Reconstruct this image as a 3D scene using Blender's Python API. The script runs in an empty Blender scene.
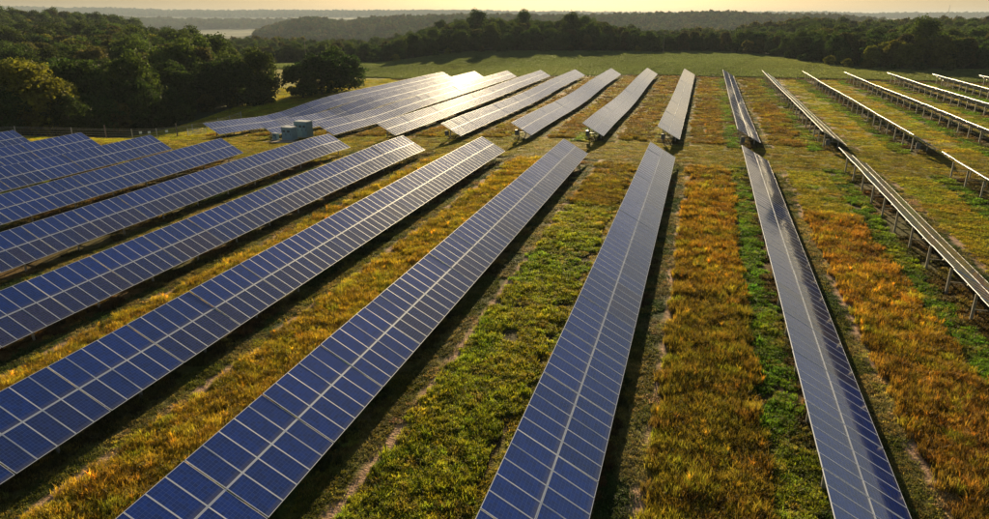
import bpy, math, random
import numpy as np
from mathutils import Matrix, Vector

# ------------------------------------------------------------------ camera, sky, sun, exposure
scene = bpy.context.scene
R = math.radians
CAM_Z = 18.95
F_PX, PITCH, YAW = 684.7, 0.3422, 0.2871          # focal length in photo pixels, radians down, radians left of the rows
cam_data = bpy.data.cameras.new('camera')
cam = bpy.data.objects.new('camera', cam_data)
scene.collection.objects.link(cam)
cam.location = (0, 0, CAM_Z)
cam.rotation_euler = (math.pi / 2 - PITCH, 0, YAW)
cam_data.sensor_width = 36
cam_data.lens = F_PX / 989 * 36
cam_data.clip_start = 0.3
cam_data.clip_end = 60000
scene.camera = cam

SUN_EL, SUN_AZ = R(11.5), R(10.5)                   # azimuth measured left of +Y (the direction of the rows)
world = bpy.data.worlds.new('World')
scene.world = world
world.use_nodes = True
wn = world.node_tree.nodes
wl = world.node_tree.links
wn.clear()
sky = wn.new('ShaderNodeTexSky')
sky.sky_type = 'NISHITA'
sky.sun_disc = False
sky.sun_elevation = SUN_EL
sky.sun_rotation = -SUN_AZ
sky.altitude = 200
sky.air_density = 1.2
sky.dust_density = 1.6
sky.ozone_density = 2.2
bg = wn.new('ShaderNodeBackground')
bg.inputs['Strength'].default_value = 0.052
out = wn.new('ShaderNodeOutputWorld')
soften = wn.new('ShaderNodeGamma')                   # evens out the whole sky a little, as thin high haze does
soften.inputs['Gamma'].default_value = 0.66
wl.new(sky.outputs[0], soften.inputs[0])
wl.new(soften.outputs[0], bg.inputs[0])
wl.new(bg.outputs[0], out.inputs[0])

sun_data = bpy.data.lights.new('sun', 'SUN')
sun_data.energy = 5.0
sun_data.angle = R(0.55)
sun_data.color = (1.0, 0.78, 0.44)
sun = bpy.data.objects.new('sun', sun_data)
scene.collection.objects.link(sun)
sdir = Vector((-math.sin(SUN_AZ) * math.cos(SUN_EL), math.cos(SUN_AZ) * math.cos(SUN_EL), math.sin(SUN_EL)))
sun.rotation_euler = sdir.to_track_quat('Z', 'Y').to_euler()
sun.location = (0, 0, 60)

scene.view_settings.view_transform = 'Standard'
scene.view_settings.look = 'None'
scene.view_settings.gamma = 1
scene.view_settings.use_curve_mapping = False
scene.view_settings.exposure = 1.3
scene.render.engine = 'CYCLES'
scene.cycles.use_denoising = True
scene.cycles.max_bounces = 8
scene.cycles.transparent_max_bounces = 8
scene.cycles.volume_bounces = 0
scene.cycles.sample_clamp_indirect = 6

COL = scene.collection
rng = np.random.default_rng(7)
rnd = random.Random(11)

# ------------------------------------------------------------------ helpers
def tag(o, label=None, cat=None, group=None, kind=None):
    if label: o['label'] = label
    if cat: o['category'] = cat
    if group: o['group'] = group
    if kind: o['kind'] = kind
    return o

def empty(name, loc=(0, 0, 0)):
    o = bpy.data.objects.new(name, None)
    o.location = loc
    o.empty_display_size = 0.3
    COL.objects.link(o)
    return o

def mesh_np(name, verts, faces, mats=(), mat_idx=None, smooth=False):
    """verts (n,3), faces list of tuples or an (m,k) array"""
    me = bpy.data.meshes.new(name)
    verts = np.asarray(verts, np.float32)
    if isinstance(faces, np.ndarray):
        m, k = faces.shape
        me.vertices.add(len(verts)); me.vertices.foreach_set('co', verts.ravel())
        me.loops.add(m * k); me.loops.foreach_set('vertex_index', faces.astype(np.int32).ravel())
        me.polygons.add(m)
        me.polygons.foreach_set('loop_start', np.arange(0, m * k, k, dtype=np.int32))
        me.polygons.foreach_set('loop_total', np.full(m, k, np.int32))
        me.update(calc_edges=True)
    else:
        me.from_pydata(verts.tolist(), [], faces)
        me.update()
    for mt in mats:
        me.materials.append(mt)
    if mat_idx is not None:
        me.polygons.foreach_set('material_index', np.asarray(mat_idx, np.int32))
    if smooth:
        me.polygons.foreach_set('use_smooth', np.ones(len(me.polygons), bool))
    return me

def link(name, me, parent=None, mat=None):
    o = bpy.data.objects.new(name, me)
    COL.objects.link(o)
    if parent is not None:
        o.parent = parent
    if mat is not None:
        o.matrix_local = mat
    return o

class MB:
    """collects boxes, bars, tubes into one mesh"""
    def __init__(s):
        s.v = []; s.f = []; s.m = []
    def box(s, c, d, rot=None, mi=0):
        x, y, z = d[0] / 2, d[1] / 2, d[2] / 2
        b = len(s.v)
        for q in ((-x, -y, -z), (x, -y, -z), (x, y, -z), (-x, y, -z), (-x, -y, z), (x, -y, z), (x, y, z), (-x, y, z)):
            p = Vector(q)
            if rot is not None: p = rot @ p
            s.v.append((p.x + c[0], p.y + c[1], p.z + c[2]))
        for f in ((0, 3, 2, 1), (4, 5, 6, 7), (0, 1, 5, 4), (1, 2, 6, 5), (2, 3, 7, 6), (3, 0, 4, 7)):
            s.f.append(tuple(b + i for i in f)); s.m.append(mi)
        return s
    def bar(s, a, b, w, h, mi=0):
        a = Vector(a); b = Vector(b); d = b - a
        q = d.to_track_quat('Y', 'Z').to_matrix()
        s.box((a + b) / 2, (w, d.length, h), q, mi)
        return s
    def tube(s, pts, rad, n=6, mi=0, cap=True):
        base = len(s.v)
        for i, p in enumerate(pts):
            p = Vector(p)
            d = Vector(pts[min(i + 1, len(pts) - 1)]) - Vector(pts[max(i - 1, 0)])
            q = d.to_track_quat('Z', 'Y').to_matrix()
            r = rad[i] if hasattr(rad, '__len__') else rad
            for j in range(n):
                a = 2 * math.pi * j / n
                v = p + q @ Vector((r * math.cos(a), r * math.sin(a), 0))
                s.v.append(tuple(v))
        for i in range(len(pts) - 1):
            for j in range(n):
                k = (j + 1) % n
                s.f.append((base + i * n + j, base + i * n + k, base + (i + 1) * n + k, base + (i + 1) * n + j)); s.m.append(mi)
        if cap:
            e = base + (len(pts) - 1) * n
            s.f.append(tuple(e + j for j in range(n))); s.m.append(mi)
            s.f.append(tuple(base + n - 1 - j for j in range(n))); s.m.append(mi)
        return s
    def mesh(s, name, mats, smooth=False):
        return mesh_np(name, s.v, s.f, mats, s.m, smooth)

# value noise on numpy arrays
_perm = np.random.default_rng(3).random((256, 256))
def vnoise(x, y, sc=1.0, seed=0):
    x = np.asarray(x, float) / sc + seed * 17.3 + 1000; y = np.asarray(y, float) / sc + seed * 9.1 + 1000
    xi = np.floor(x).astype(int); yi = np.floor(y).astype(int)
    fx = x - xi; fy = y - yi
    fx = fx * fx * (3 - 2 * fx); fy = fy * fy * (3 - 2 * fy)
    g = lambda a, b: _perm[a % 256, b % 256]
    return (g(xi, yi) * (1 - fx) + g(xi + 1, yi) * fx) * (1 - fy) + (g(xi, yi + 1) * (1 - fx) + g(xi + 1, yi + 1) * fx) * fy
def fbm(x, y, sc, seed=0, oct=3):
    s = 0; a = 1; t = 0
    for i in range(oct):
        s = s + a * vnoise(x, y, sc / 2 ** i, seed + i * 5); t += a; a *= .5
    return s / t
def smooth(a, b, x):
    t = np.clip((np.asarray(x, float) - a) / (b - a), 0, 1)
    return t * t * (3 - 2 * t)

# photo pixel <-> world
_fw = np.array([-math.sin(YAW) * math.cos(PITCH), math.cos(YAW) * math.cos(PITCH), -math.sin(PITCH)])
_rt = np.array([math.cos(YAW), math.sin(YAW), 0]); _up = np.cross(_rt, _fw)
def pix(x, y, z=0.0):
    d = _fw + _rt * (x - 494.5) / F_PX + _up * (259.5 - y) / F_PX
    t = (z - CAM_Z) / d[2]
    return d[0] * t, d[1] * t
def to_px(X, Y, Z):
    d = np.stack([np.asarray(X, float), np.asarray(Y, float), np.asarray(Z, float) - CAM_Z], -1)
    zc = d @ _fw
    return 494.5 + F_PX * (d @ _rt) / zc, 259.5 - F_PX * (d @ _up) / zc, zc
def az_px(X, Y):
    """photo column at the horizon of a compass bearing"""
    a = np.arctan2(-np.asarray(X, float), np.asarray(Y, float)) - YAW
    return 494.5 - 727.0 * np.tan(np.clip(a, -1.2, 1.2))
def px_dir(x):
    a = YAW - math.atan((x - 494.5) / 727.0)
    return -math.sin(a), math.cos(a)

# ------------------------------------------------------------------ terrain
def tab(px, t):
    return np.interp(px, [q[0] for q in t], [q[1] for q in t])
R0 = [(300, -4), (380, -4), (420, 1), (470, 4), (600, 3), (635, -5), (720, -7), (760, -6), (800, -4), (900, -3), (1100, -3)]
R1 = [(-300, 8), (0, 7), (60, 6), (95, 4.5), (135, -2), (167, -6), (200, -15), (240, -30), (300, -40), (700, -40), (745, -6), (793, 1), (823, 3), (861, -2), (930, 2), (1200, 3)]
R2 = [(0, -45), (215, -45), (250, -32), (265, -17), (288, -2), (310, 7), (328, 0), (347, -8), (360, 1), (380, 4), (465, 7), (540, 5), (600, 6), (653, 8), (702, 11), (726, 13), (761, 10), (815, 6), (856, -2), (900, -12), (1000, -14)]
R4 = [(-100, -4), (120, -6), (200, -12), (330, -14), (420, -30), (600, -40), (1100, -30)]
R3 = [(-400, 60), (0, 52), (120, 42), (330, 38), (500, 30), (700, 20), (850, 12), (1100, 6)]
def ground_z(X, Y):
    X = np.asarray(X, float); Y = np.asarray(Y, float)
    r = np.hypot(X, Y)
    far = smooth(84, 110, Y)
    z = -np.clip(-X - 18, 0, 110) / 67 * 2.55 * far
    z = z - 0.30 * smooth(-20, -50, X) * (1 - far)
    z = z - 0.75 * np.exp(-((Y - 160) / 30) ** 2) * np.exp(-((X + 24) / 27) ** 2)
    z = z - 1.25 * np.exp(-((Y - 130) / 15) ** 2) * np.exp(-((X + 88) / 24) ** 2)
    z = z + 0.30 * smooth(0, 25, X) * smooth(40, 100, Y) * (1 - smooth(150, 200, Y))
    z = z + 0.12 * (fbm(X, Y, 22, 2) - .5)
    z = z * (1 - smooth(300, 420, r))
    px = az_px(X, np.where(Y > 1, Y, 1))
    front = smooth(-50, 120, Y)
    z = z - 8.0 * smooth(320, 450, r) * smooth(90, 190, px) * (1 - smooth(370, 450, px))
    out_ = smooth(430, 520, r)
    h = tab(px, R0) * np.exp(-((r - 510) / 75) ** 2)
    valley = -44 * smooth(480, 1500, r)
    r1 = tab(px, R1); h1 = (r1 + 44 * smooth(480, 1500, 800.)) * np.exp(-((r - 800) / 230) ** 2)
    r2 = tab(px, R2); h2 = (r2 + 44) * np.exp(-((r - 2050) / 420) ** 2)
    r3 = tab(px, R3); h3 = (r3 + 44 + 34 * (fbm(X, Y, 1100, 4) - .5)) * smooth(4600, 7200, r)
    r4 = tab(px, R4); h4 = (r4 + 44) * np.exp(-((r - 4000) / 380) ** 2)
    zf = valley + np.maximum(h4, 0) + np.maximum(h1, 0) + np.maximum(h2, 0) + h3 + (14 * (fbm(X, Y, 260, 8) - .5)) * smooth(600, 1600, r)
    z = z + (h * smooth(400, 480, r) + zf * out_) * front + (1 - front) * (valley * out_)
    return z
def gz(x, y):
    return float(ground_z(np.array([x]), np.array([y]))[0])

ROW_X0, PITCH_X = 9.25, 11.8                     # low edge of row 0, spacing of the rows
def near_end(k):
    return np.where(np.asarray(k) <= -6, 83.0, 95.0)

WOOD_EDGE = [(-190, 5), (-150, 45), (-122, 85), (-107, 100), (-107, 113), (-110, 126), (-113, 140), (-116, 152), (-128, 180), (-160, 228), (-215, 285), (-300, 350)]
TREELINE = [(-300, 372), (-215, 340), (-190, 340), (-168, 346), (-144, 354), (-124, 384), (-95, 398), (-55, 402), (-23, 412), (12, 418), (34, 380), (44, 334), (54, 304), (70, 296), (92, 300), (140, 308), (220, 318)]
def wood_x(y):
    return np.interp(y, [q[1] for q in WOOD_EDGE], [q[0] for q in WOOD_EDGE])
def treeline_y(x):
    return np.interp(x, [q[0] for q in TREELINE], [q[1] for q in TREELINE])

# ------------------------------------------------------------------ vegetation zones of the farm
# kinds: 0 bare, 1 tall dry grass, 2 leafy green, 3 short mown turf
def zones(x, y, jit=True):
    x = np.asarray(x, float); y = np.asarray(y, float)
    n1 = fbm(x, y, 9, 21); n2 = fbm(x, y, 2.2, 31); n3 = fbm(x, y, 25, 41)
    xs = x + (vnoise(x * .4, y, 7, 51) - .5) * .35 if jit else x
    t = (xs - ROW_X0) / PITCH_X
    k = np.floor(t).astype(int); u = (t - k) * PITCH_X
    ne = near_end(k)
    near = y < ne; lane = (~near) & (y < 109.5); farb = (y >= 109.5) & (y < 238)
    kind = np.full(x.shape, 3); height = np.full(x.shape, 1.0)
    col = np.zeros(x.shape + (3,))
    GOLD = np.array([.38, .21, .016]); RUST = np.array([.25, .112, .022]); OLIVE = np.array([.22, .18, .018])
    YGREEN = np.array([.33, .31, .016]); GREEN = np.array([.13, .235, .012]); DGREEN = np.array([.045, .075, .014])
    STRAW = np.array([.34, .25, .10]); SOIL = np.array([.36, .225, .145]); WEED = np.array([.12, .07, .022])
    def mix(a, b, f): return a + (b - a) * np.clip(f, 0, 1)[..., None]
    gold = mix(mix(np.broadcast_to(GOLD, col.shape), RUST, (n1 - .40) * 2.2), OLIVE, .18 + (n3 - .45) * 2.6)
    ygr = mix(mix(np.broadcast_to(YGREEN, col.shape), GREEN, (n1 - .45) * 2.4), GOLD, (n2 - .5) * 2.2)
    grn = mix(mix(np.broadcast_to(GREEN, col.shape), DGREEN, (n2 - .5) * 2.4), YGREEN, (n1 - .5) * 2.2)
    # general turf
    col[:] = mix(ygr, np.broadcast_to(OLIVE, col.shape), np.full(x.shape, .35))
    inside = (near & (y > -60)) | farb
    body = inside & (u > 2.0) & (u < 6.9)
    gr = inside & (u >= 7.0) & (u < 8.75)
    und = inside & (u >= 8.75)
    trk = inside & (u > 1.42) & (u < 2.1)
    sh = inside & (u <= 1.45)
    # tall strip, what it is made of depends on the strip
    tall = body.copy()
    greeny = near & (((k == -2) & (y < 70 + 16 * (n3 - .5))))
    mown = ((k >= 1) & (k < 20)) | (near & (k == 0) & (y > 74 + 10 * (n1 - .5)))
    yel = near & (k <= -3)
    col[body] = gold[body]; kind[body] = 1
    b = body & greeny; col[b] = mix(grn, YGREEN, .25 + (n1 - .3))[b]; kind[b] = 2; height[b] = 1.25
    b = body & (k == -2) & near & ~greeny; col[b] = mix(gold, OLIVE, np.full(x.shape, .6))[b]; height[b] = .7
    b = body & yel; col[b] = 1.15 * mix(mix(gold, YGREEN, .35 + n2 * .5), GOLD, np.full(x.shape, .4))[b]; height[b] = .8
    b = body & mown; col[b] = mix(mix(gold, YGREEN, .2 + n1), GREEN, (n2 - .5) * 2)[b]; kind[b] = 3; height[b] = 1.3
    b = body & farb & (k < 1); col[b] = .8 * mix(gold, OLIVE, np.full(x.shape, .4))[b]; height[b] = .75
    # ends of the tall strips at the lane
    e = body & (((near) & (y > ne - 2.0)) | (farb & (y < 112.5))); kind[e] = 3; height[e] = .8; col[e] = mix(ygr, OLIVE, np.full(x.shape, .6))[e]
    col[gr] = grn[gr]; kind[gr] = 2
    b = gr & ((k == -2) | (k <= -4)); kind[b] = 3; col[b] = mix(ygr, OLIVE, np.full(x.shape, .4))[b]
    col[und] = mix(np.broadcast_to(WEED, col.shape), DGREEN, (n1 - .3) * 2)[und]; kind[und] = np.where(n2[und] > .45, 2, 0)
    col[trk] = mix(np.broadcast_to(SOIL, col.shape), YGREEN, (n2 - .56) * 4)[trk]; kind[trk] = np.where(n2[trk] > .60, 3, 0)
    col[sh] = mix(mix(np.broadcast_to(DGREEN, col.shape), STRAW, (n2 - .45) * 2.2), OLIVE, (n1 - .3))[sh]; kind[sh] = 3
    edge_shade = inside & (u > 6.75) & (u < 7.05); col[edge_shade] = np.array([.06, .04, .02]); kind[edge_shade] = 0  # bare line, with the shadow beside the tall grass painted in dark
    lines = (np.sin(y * 2.6 + n3 * 5) > .55) & lane
    col[lane] = mix(mix(ygr, OLIVE, np.full(x.shape, .7)), STRAW, (n2 - .62) * 2)[lane]; height[lane] = .9
    col[lines] = col[lines] * .72
    meadow = (x < -92) & (y > 80); col[meadow] = mix(ygr, np.array([.40, .37, .015]), np.full(x.shape, .5))[meadow]; height[meadow] = 1.2; kind[meadow] = 3
    edge = (y >= 238) & (y < 242.5) & (x > -110); col[edge] = np.array([.13, .075, .03]); kind[edge] = 1; height[edge] = .5
    # worn gravel by the cabinets
    pad = (np.hypot((x + 66.5) / 6.5, (y - 103.5) / 2.6) < 1 + .5 * (n2 - .5)); col[pad] = np.array([.33, .26, .20]); kind[pad] = 0
    return kind, col, height, k, u

# ------------------------------------------------------------------ materials
def new_mat(name):
    m = bpy.data.materials.new(name); m.use_nodes = True
    nt = m.node_tree; nt.nodes.clear()
    return m, nt, nt.nodes, nt.links

def simple(name, col, rough=.6, metal=0.0, noise=None, spec=.5):
    m, nt, N, L = new_mat(name)
    o = N.new('ShaderNodeOutputMaterial'); b = N.new('ShaderNodeBsdfPrincipled')
    b.inputs['Base Color'].default_value = (*col, 1); b.inputs['Roughness'].default_value = rough
    b.inputs['Metallic'].default_value = metal; b.inputs['Specular IOR Level'].default_value = spec
    if noise:
        tc = N.new('ShaderNodeTexCoord'); nz = N.new('ShaderNodeTexNoise'); nz.inputs['Scale'].default_value = noise[0]
        nz.inputs['Detail'].default_value = 4
        mr = N.new('ShaderNodeMapRange'); mr.inputs[1].default_value = .3; mr.inputs[2].default_value = .7
        mr.inputs[3].default_value = 1 - noise[1]; mr.inputs[4].default_value = 1 + noise[1]
        mx = N.new('ShaderNodeMix'); mx.data_type = 'RGBA'; mx.blend_type = 'MULTIPLY'; mx.inputs[0].default_value = 1
        mx.inputs[6].default_value = (*col, 1)
        L.new(tc.outputs['Object'], nz.inputs[0]); L.new(nz.outputs[0], mr.inputs[0]); L.new(mr.outputs[0], mx.inputs[7])
        L.new(mx.outputs[2], b.inputs['Base Color'])
        bp = N.new('ShaderNodeBump'); bp.inputs['Strength'].default_value = .25; bp.inputs['Distance'].default_value = .02
        L.new(nz.outputs[0], bp.inputs['Height']); L.new(bp.outputs[0], b.inputs['Normal'])
    L.new(b.outputs[0], o.inputs[0])
    return m

def ground_material():
    m, nt, N, L = new_mat('farm_ground')
    o = N.new('ShaderNodeOutputMaterial'); b = N.new('ShaderNodeBsdfPrincipled')
    b.inputs['Roughness'].default_value = .95; b.inputs['Specular IOR Level'].default_value = .1
    at = N.new('ShaderNodeAttribute'); at.attribute_name = 'soil'
    tc = N.new('ShaderNodeTexCoord')
    n1 = N.new('ShaderNodeTexNoise'); n1.inputs['Scale'].default_value = 2.2; n1.inputs['Detail'].default_value = 6
    n2 = N.new('ShaderNodeTexNoise'); n2.inputs['Scale'].default_value = 9; n2.inputs['Detail'].default_value = 3
    L.new(tc.outputs['Object'], n1.inputs[0]); L.new(tc.outputs['Object'], n2.inputs[0])
    mr = N.new('ShaderNodeMapRange'); mr.inputs[1].default_value = .3; mr.inputs[2].default_value = .7; mr.inputs[3].default_value = .55; mr.inputs[4].default_value = 1.4
    L.new(n1.outputs[0], mr.inputs[0])
    mx = N.new('ShaderNodeMix'); mx.data_type = 'RGBA'; mx.blend_type = 'MULTIPLY'; mx.inputs[0].default_value = 1
    L.new(at.outputs['Color'], mx.inputs[6]); L.new(mr.outputs[0], mx.inputs[7])
    ad = N.new('ShaderNodeMath'); ad.operation = 'ADD'; L.new(n1.outputs[0], ad.inputs[0]); L.new(n2.outputs[0], ad.inputs[1])
    bp = N.new('ShaderNodeBump'); bp.inputs['Strength'].default_value = .8; bp.inputs['Distance'].default_value = .12
    L.new(ad.outputs[0], bp.inputs['Height']); L.new(bp.outputs[0], b.inputs['Normal'])
    L.new(mx.outputs[2], b.inputs['Base Color']); L.new(b.outputs[0], o.inputs[0])
    return m

def blade_material(name, trans=.35):
    """colour = tint of the patch (instancer attribute) x tint of the blade"""
    m, nt, N, L = new_mat(name)
    o = N.new('ShaderNodeOutputMaterial')
    at = N.new('ShaderNodeAttribute'); at.attribute_type = 'INSTANCER'; at.attribute_name = 'tint'
    bl = N.new('ShaderNodeAttribute'); bl.attribute_name = 'blade'
    mx = N.new('ShaderNodeMix'); mx.data_type = 'RGBA'; mx.blend_type = 'MULTIPLY'; mx.inputs[0].default_value = 1
    L.new(at.outputs['Color'], mx.inputs[6]); L.new(bl.outputs['Color'], mx.inputs[7])
    d = N.new('ShaderNodeBsdfPrincipled'); d.inputs['Roughness'].default_value = .6; d.inputs['Specular IOR Level'].default_value = .25
    t = N.new('ShaderNodeBsdfTranslucent')
    L.new(mx.outputs[2], d.inputs['Base Color']); L.new(mx.outputs[2], t.inputs['Color'])
    s = N.new('ShaderNodeMixShader'); s.inputs[0].default_value = trans
    L.new(d.outputs[0], s.inputs[1]); L.new(t.outputs[0], s.inputs[2]); L.new(s.outputs[0], o.inputs[0])
    return m

def leaf_material(name, col, var=.35, trans=.42):
    m, nt, N, L = new_mat(name)
    o = N.new('ShaderNodeOutputMaterial')
    at = N.new('ShaderNodeAttribute'); at.attribute_name = 'blade'
    oi = N.new('ShaderNodeObjectInfo')
    hs = N.new('ShaderNodeHueSaturation'); hs.inputs['Color'].default_value = (*col, 1)
    m1 = N.new('ShaderNodeMapRange'); m1.inputs[3].default_value = .485; m1.inputs[4].default_value = .515
    m2 = N.new('ShaderNodeMapRange'); m2.inputs[3].default_value = 1 - var; m2.inputs[4].default_value = 1 + var
    mm = N.new('ShaderNodeMath'); mm.operation = 'FRACT'; mq = N.new('ShaderNodeMath'); mq.operation = 'MULTIPLY'; mq.inputs[1].default_value = 7.31
    L.new(oi.outputs['Random'], m1.inputs[0]); L.new(oi.outputs['Random'], mq.inputs[0]); L.new(mq.outputs[0], mm.inputs[0]); L.new(mm.outputs[0], m2.inputs[0])
    L.new(m1.outputs[0], hs.inputs['Hue']); L.new(m2.outputs[0], hs.inputs['Value'])
    mx = N.new('ShaderNodeMix'); mx.data_type = 'RGBA'; mx.blend_type = 'MULTIPLY'; mx.inputs[0].default_value = 1
    L.new(hs.outputs[0], mx.inputs[6]); L.new(at.outputs['Color'], mx.inputs[7])
    d = N.new('ShaderNodeBsdfPrincipled'); d.inputs['Roughness'].default_value = .8; d.inputs['Specular IOR Level'].default_value = .15
    t = N.new('ShaderNodeBsdfTranslucent')
    L.new(mx.outputs[2], d.inputs['Base Color']); L.new(mx.outputs[2], t.inputs['Color'])
    s = N.new('ShaderNodeMixShader'); s.inputs[0].default_value = trans
    L.new(d.outputs[0], s.inputs[1]); L.new(t.outputs[0], s.inputs[2]); L.new(s.outputs[0], o.inputs[0])
    return m

def cell_material():
    """glass over 6 x 12 silicon cells, from the panel's own uv map"""
    m, nt, N, L = new_mat('solar_glass')
    o = N.new('ShaderNodeOutputMaterial'); b = N.new('ShaderNodeBsdfPrincipled')
    uv = N.new('ShaderNodeUVMap'); uv.uv_map = 'UVMap'
    sp = N.new('ShaderNodeSeparateXYZ'); L.new(uv.outputs[0], sp.inputs[0])
    def grid(sock, n, w):
        a = N.new('ShaderNodeMath'); a.operation = 'MULTIPLY'; a.inputs[1].default_value = n; L.new(sock, a.inputs[0])
        f = N.new('ShaderNodeMath'); f.operation = 'FRACT'; L.new(a.outputs[0], f.inputs[0])
        c = N.new('ShaderNodeMath'); c.operation = 'SUBTRACT'; c.inputs[1].default_value = .5; L.new(f.outputs[0], c.inputs[0])
        d = N.new('ShaderNodeMath'); d.operation = 'ABSOLUTE'; L.new(c.outputs[0], d.inputs[0])
        g = N.new('ShaderNodeMath'); g.operation = 'GREATER_THAN'; g.inputs[1].default_value = .5 - w; L.new(d.outputs[0], g.inputs[0])
        return g.outputs[0]
    mx1 = N.new('ShaderNodeMath'); mx1.operation = 'MAXIMUM'
    L.new(grid(sp.outputs[0], 6, .028), mx1.inputs[0]); L.new(grid(sp.outputs[1], 12, .028), mx1.inputs[1])
    bus = grid(sp.outputs[0], 18, .03)
    oi = N.new('ShaderNodeObjectInfo')
    at = N.new('ShaderNodeAttribute'); at.attribute_name = 'batch'
    nz = N.new('ShaderNodeTexWhiteNoise'); nz.noise_dimensions = '2D'
    # each silicon cell a little different
    ml = N.new('ShaderNodeVectorMath'); ml.operation = 'MULTIPLY'; ml.inputs[1].default_value = (6, 12, 0)
    fl = N.new('ShaderNodeVectorMath'); fl.operation = 'FLOOR'; ad = N.new('ShaderNodeVectorMath'); ad.operation = 'ADD'
    L.new(uv.outputs[0], ml.inputs[0]); L.new(ml.outputs[0], fl.inputs[0]); L.new(fl.outputs[0], ad.inputs[0]); L.new(oi.outputs['Random'], ad.inputs[1]); L.new(ad.outputs[0], nz.inputs['Vector'])
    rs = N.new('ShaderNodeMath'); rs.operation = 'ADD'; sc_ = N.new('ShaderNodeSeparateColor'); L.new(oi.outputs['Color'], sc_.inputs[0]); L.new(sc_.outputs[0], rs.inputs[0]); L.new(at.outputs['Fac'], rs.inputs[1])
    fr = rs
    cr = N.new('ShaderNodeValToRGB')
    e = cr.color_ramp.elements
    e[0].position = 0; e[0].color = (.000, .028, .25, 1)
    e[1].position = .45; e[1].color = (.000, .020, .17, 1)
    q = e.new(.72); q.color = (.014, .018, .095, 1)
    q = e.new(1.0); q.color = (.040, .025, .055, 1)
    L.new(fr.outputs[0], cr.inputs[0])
    hv = N.new('ShaderNodeMapRange'); hv.inputs[3].default_value = .75; hv.inputs[4].default_value = 1.3; L.new(nz.outputs['Value'], hv.inputs[0])
    mu = N.new('ShaderNodeMix'); mu.data_type = 'RGBA'; mu.blend_type = 'MULTIPLY'; mu.inputs[0].default_value = 1
    L.new(cr.outputs[0], mu.inputs[6]); L.new(hv.outputs[0], mu.inputs[7])
    m1 = N.new('ShaderNodeMix'); m1.data_type = 'RGBA'; m1.inputs[7].default_value = (.10, .14, .30, 1)
    bm = N.new('ShaderNodeMath'); bm.operation = 'MULTIPLY'; bm.inputs[1].default_value = .35; L.new(bus, bm.inputs[0])
    L.new(bm.outputs[0], m1.inputs[0]); L.new(mu.outputs[2], m1.inputs[6])
    m2 = N.new('ShaderNodeMix'); m2.data_type = 'RGBA'; m2.inputs[7].default_value = (.09, .15, .42, 1)
    gm = N.new('ShaderNodeMath'); gm.operation = 'MULTIPLY'; gm.inputs[1].default_value = .8; L.new(mx1.outputs[0], gm.inputs[0])
    L.new(gm.outputs[0], m2.inputs[0]); L.new(m1.outputs[2], m2.inputs[6])
    # dirt that rain has washed down to the low edge of each module
    tc = N.new('ShaderNodeTexCoord')
    lo = N.new('ShaderNodeMapRange'); lo.inputs[1].default_value = .13; lo.inputs[2].default_value = 0.0; lo.inputs[3].default_value = 0; lo.inputs[4].default_value = 1; L.new(sp.outputs[1], lo.inputs[0])
    ln = N.new('ShaderNodeTexNoise'); ln.inputs['Scale'].default_value = 5; L.new(tc.outputs['Object'], ln.inputs[0])
    lm = N.new('ShaderNodeMath'); lm.operation = 'MULTIPLY'; L.new(lo.outputs[0], lm.inputs[0]); L.new(ln.outputs[0], lm.inputs[1])
    m3 = N.new('ShaderNodeMix'); m3.data_type = 'RGBA'; m3.inputs[7].default_value = (.16, .14, .13, 1)
    L.new(lm.outputs[0], m3.inputs[0]); L.new(m2.outputs[2], m3.inputs[6]); L.new(m3.outputs[2], b.inputs['Base Color'])
    # dust film in soft blotches
    dz = N.new('ShaderNodeTexNoise'); dz.inputs['Scale'].default_value = 1.7; dz.inputs['Detail'].default_value = 3
    L.new(tc.outputs['Object'], dz.inputs[0])
    dr = N.new('ShaderNodeMapRange'); dr.inputs[1].default_value = .35; dr.inputs[2].default_value = .75; dr.inputs[3].default_value = .06; dr.inputs[4].default_value = .085
    L.new(dz.outputs[0], dr.inputs[0]); L.new(dr.outputs[0], b.inputs['Roughness'])
    b.inputs['IOR'].default_value = 1.95
    # fine dust on the glass scatters the low sun forward
    b.inputs['Coat Weight'].default_value = .03; b.inputs['Coat Roughness'].default_value = .45; b.inputs['Coat IOR'].default_value = 1.5
    L.new(b.outputs[0], o.inputs[0])
    return m

M_GROUND = ground_material()
M_BLADE = blade_material('grass_blades', .5)
M_CELL = cell_material()
M_FRAME = simple('anodised_aluminium', (.66, .70, .80), .5, .15)
M_STEEL = simple('galvanised_steel', (.46, .45, .43), .5, .55, (6, .25))
M_BACK = simple('white_backsheet', (.55, .55, .55), .6)
M_BARK = simple('bark', (.085, .06, .042), .9, 0, (3, .4))
M_BOX = simple('inverter_grey', (.10, .105, .11), .5, 0, (5, .2))
M_CAB = simple('blue_grey_cabinet_paint', (.17, .29, .36), .45, 0, (2.5, .12))
M_CABTOP = simple('pale_cabinet_roof', (.52, .55, .56), .5, 0, (2, .15))
M_DARK = simple('dark_louvre', (.03, .035, .04), .6)
M_CONC = simple('concrete_pad', (.38, .35, .31), .9, 0, (4, .25))
M_WHITE = simple('white_sign_enamel', (.75, .78, .82), .4)
M_WOODP = simple('weathered_post', (.20, .16, .125), .9, 0, (6, .35))
LEAF = {   # summer foliage, each tree a little different; yellow also paints sunlight on wood crowns
    'dark': leaf_material('dark_green_leaves', (.036, .066, .010)),
    'mid': leaf_material('mid_green_leaves', (.060, .092, .012)),
    'yellow': leaf_material('yellow_green_leaves', (.15, .155, .014)),
    'olive': leaf_material('olive_brown_leaves', (.075, .072, .015)),
}

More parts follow.
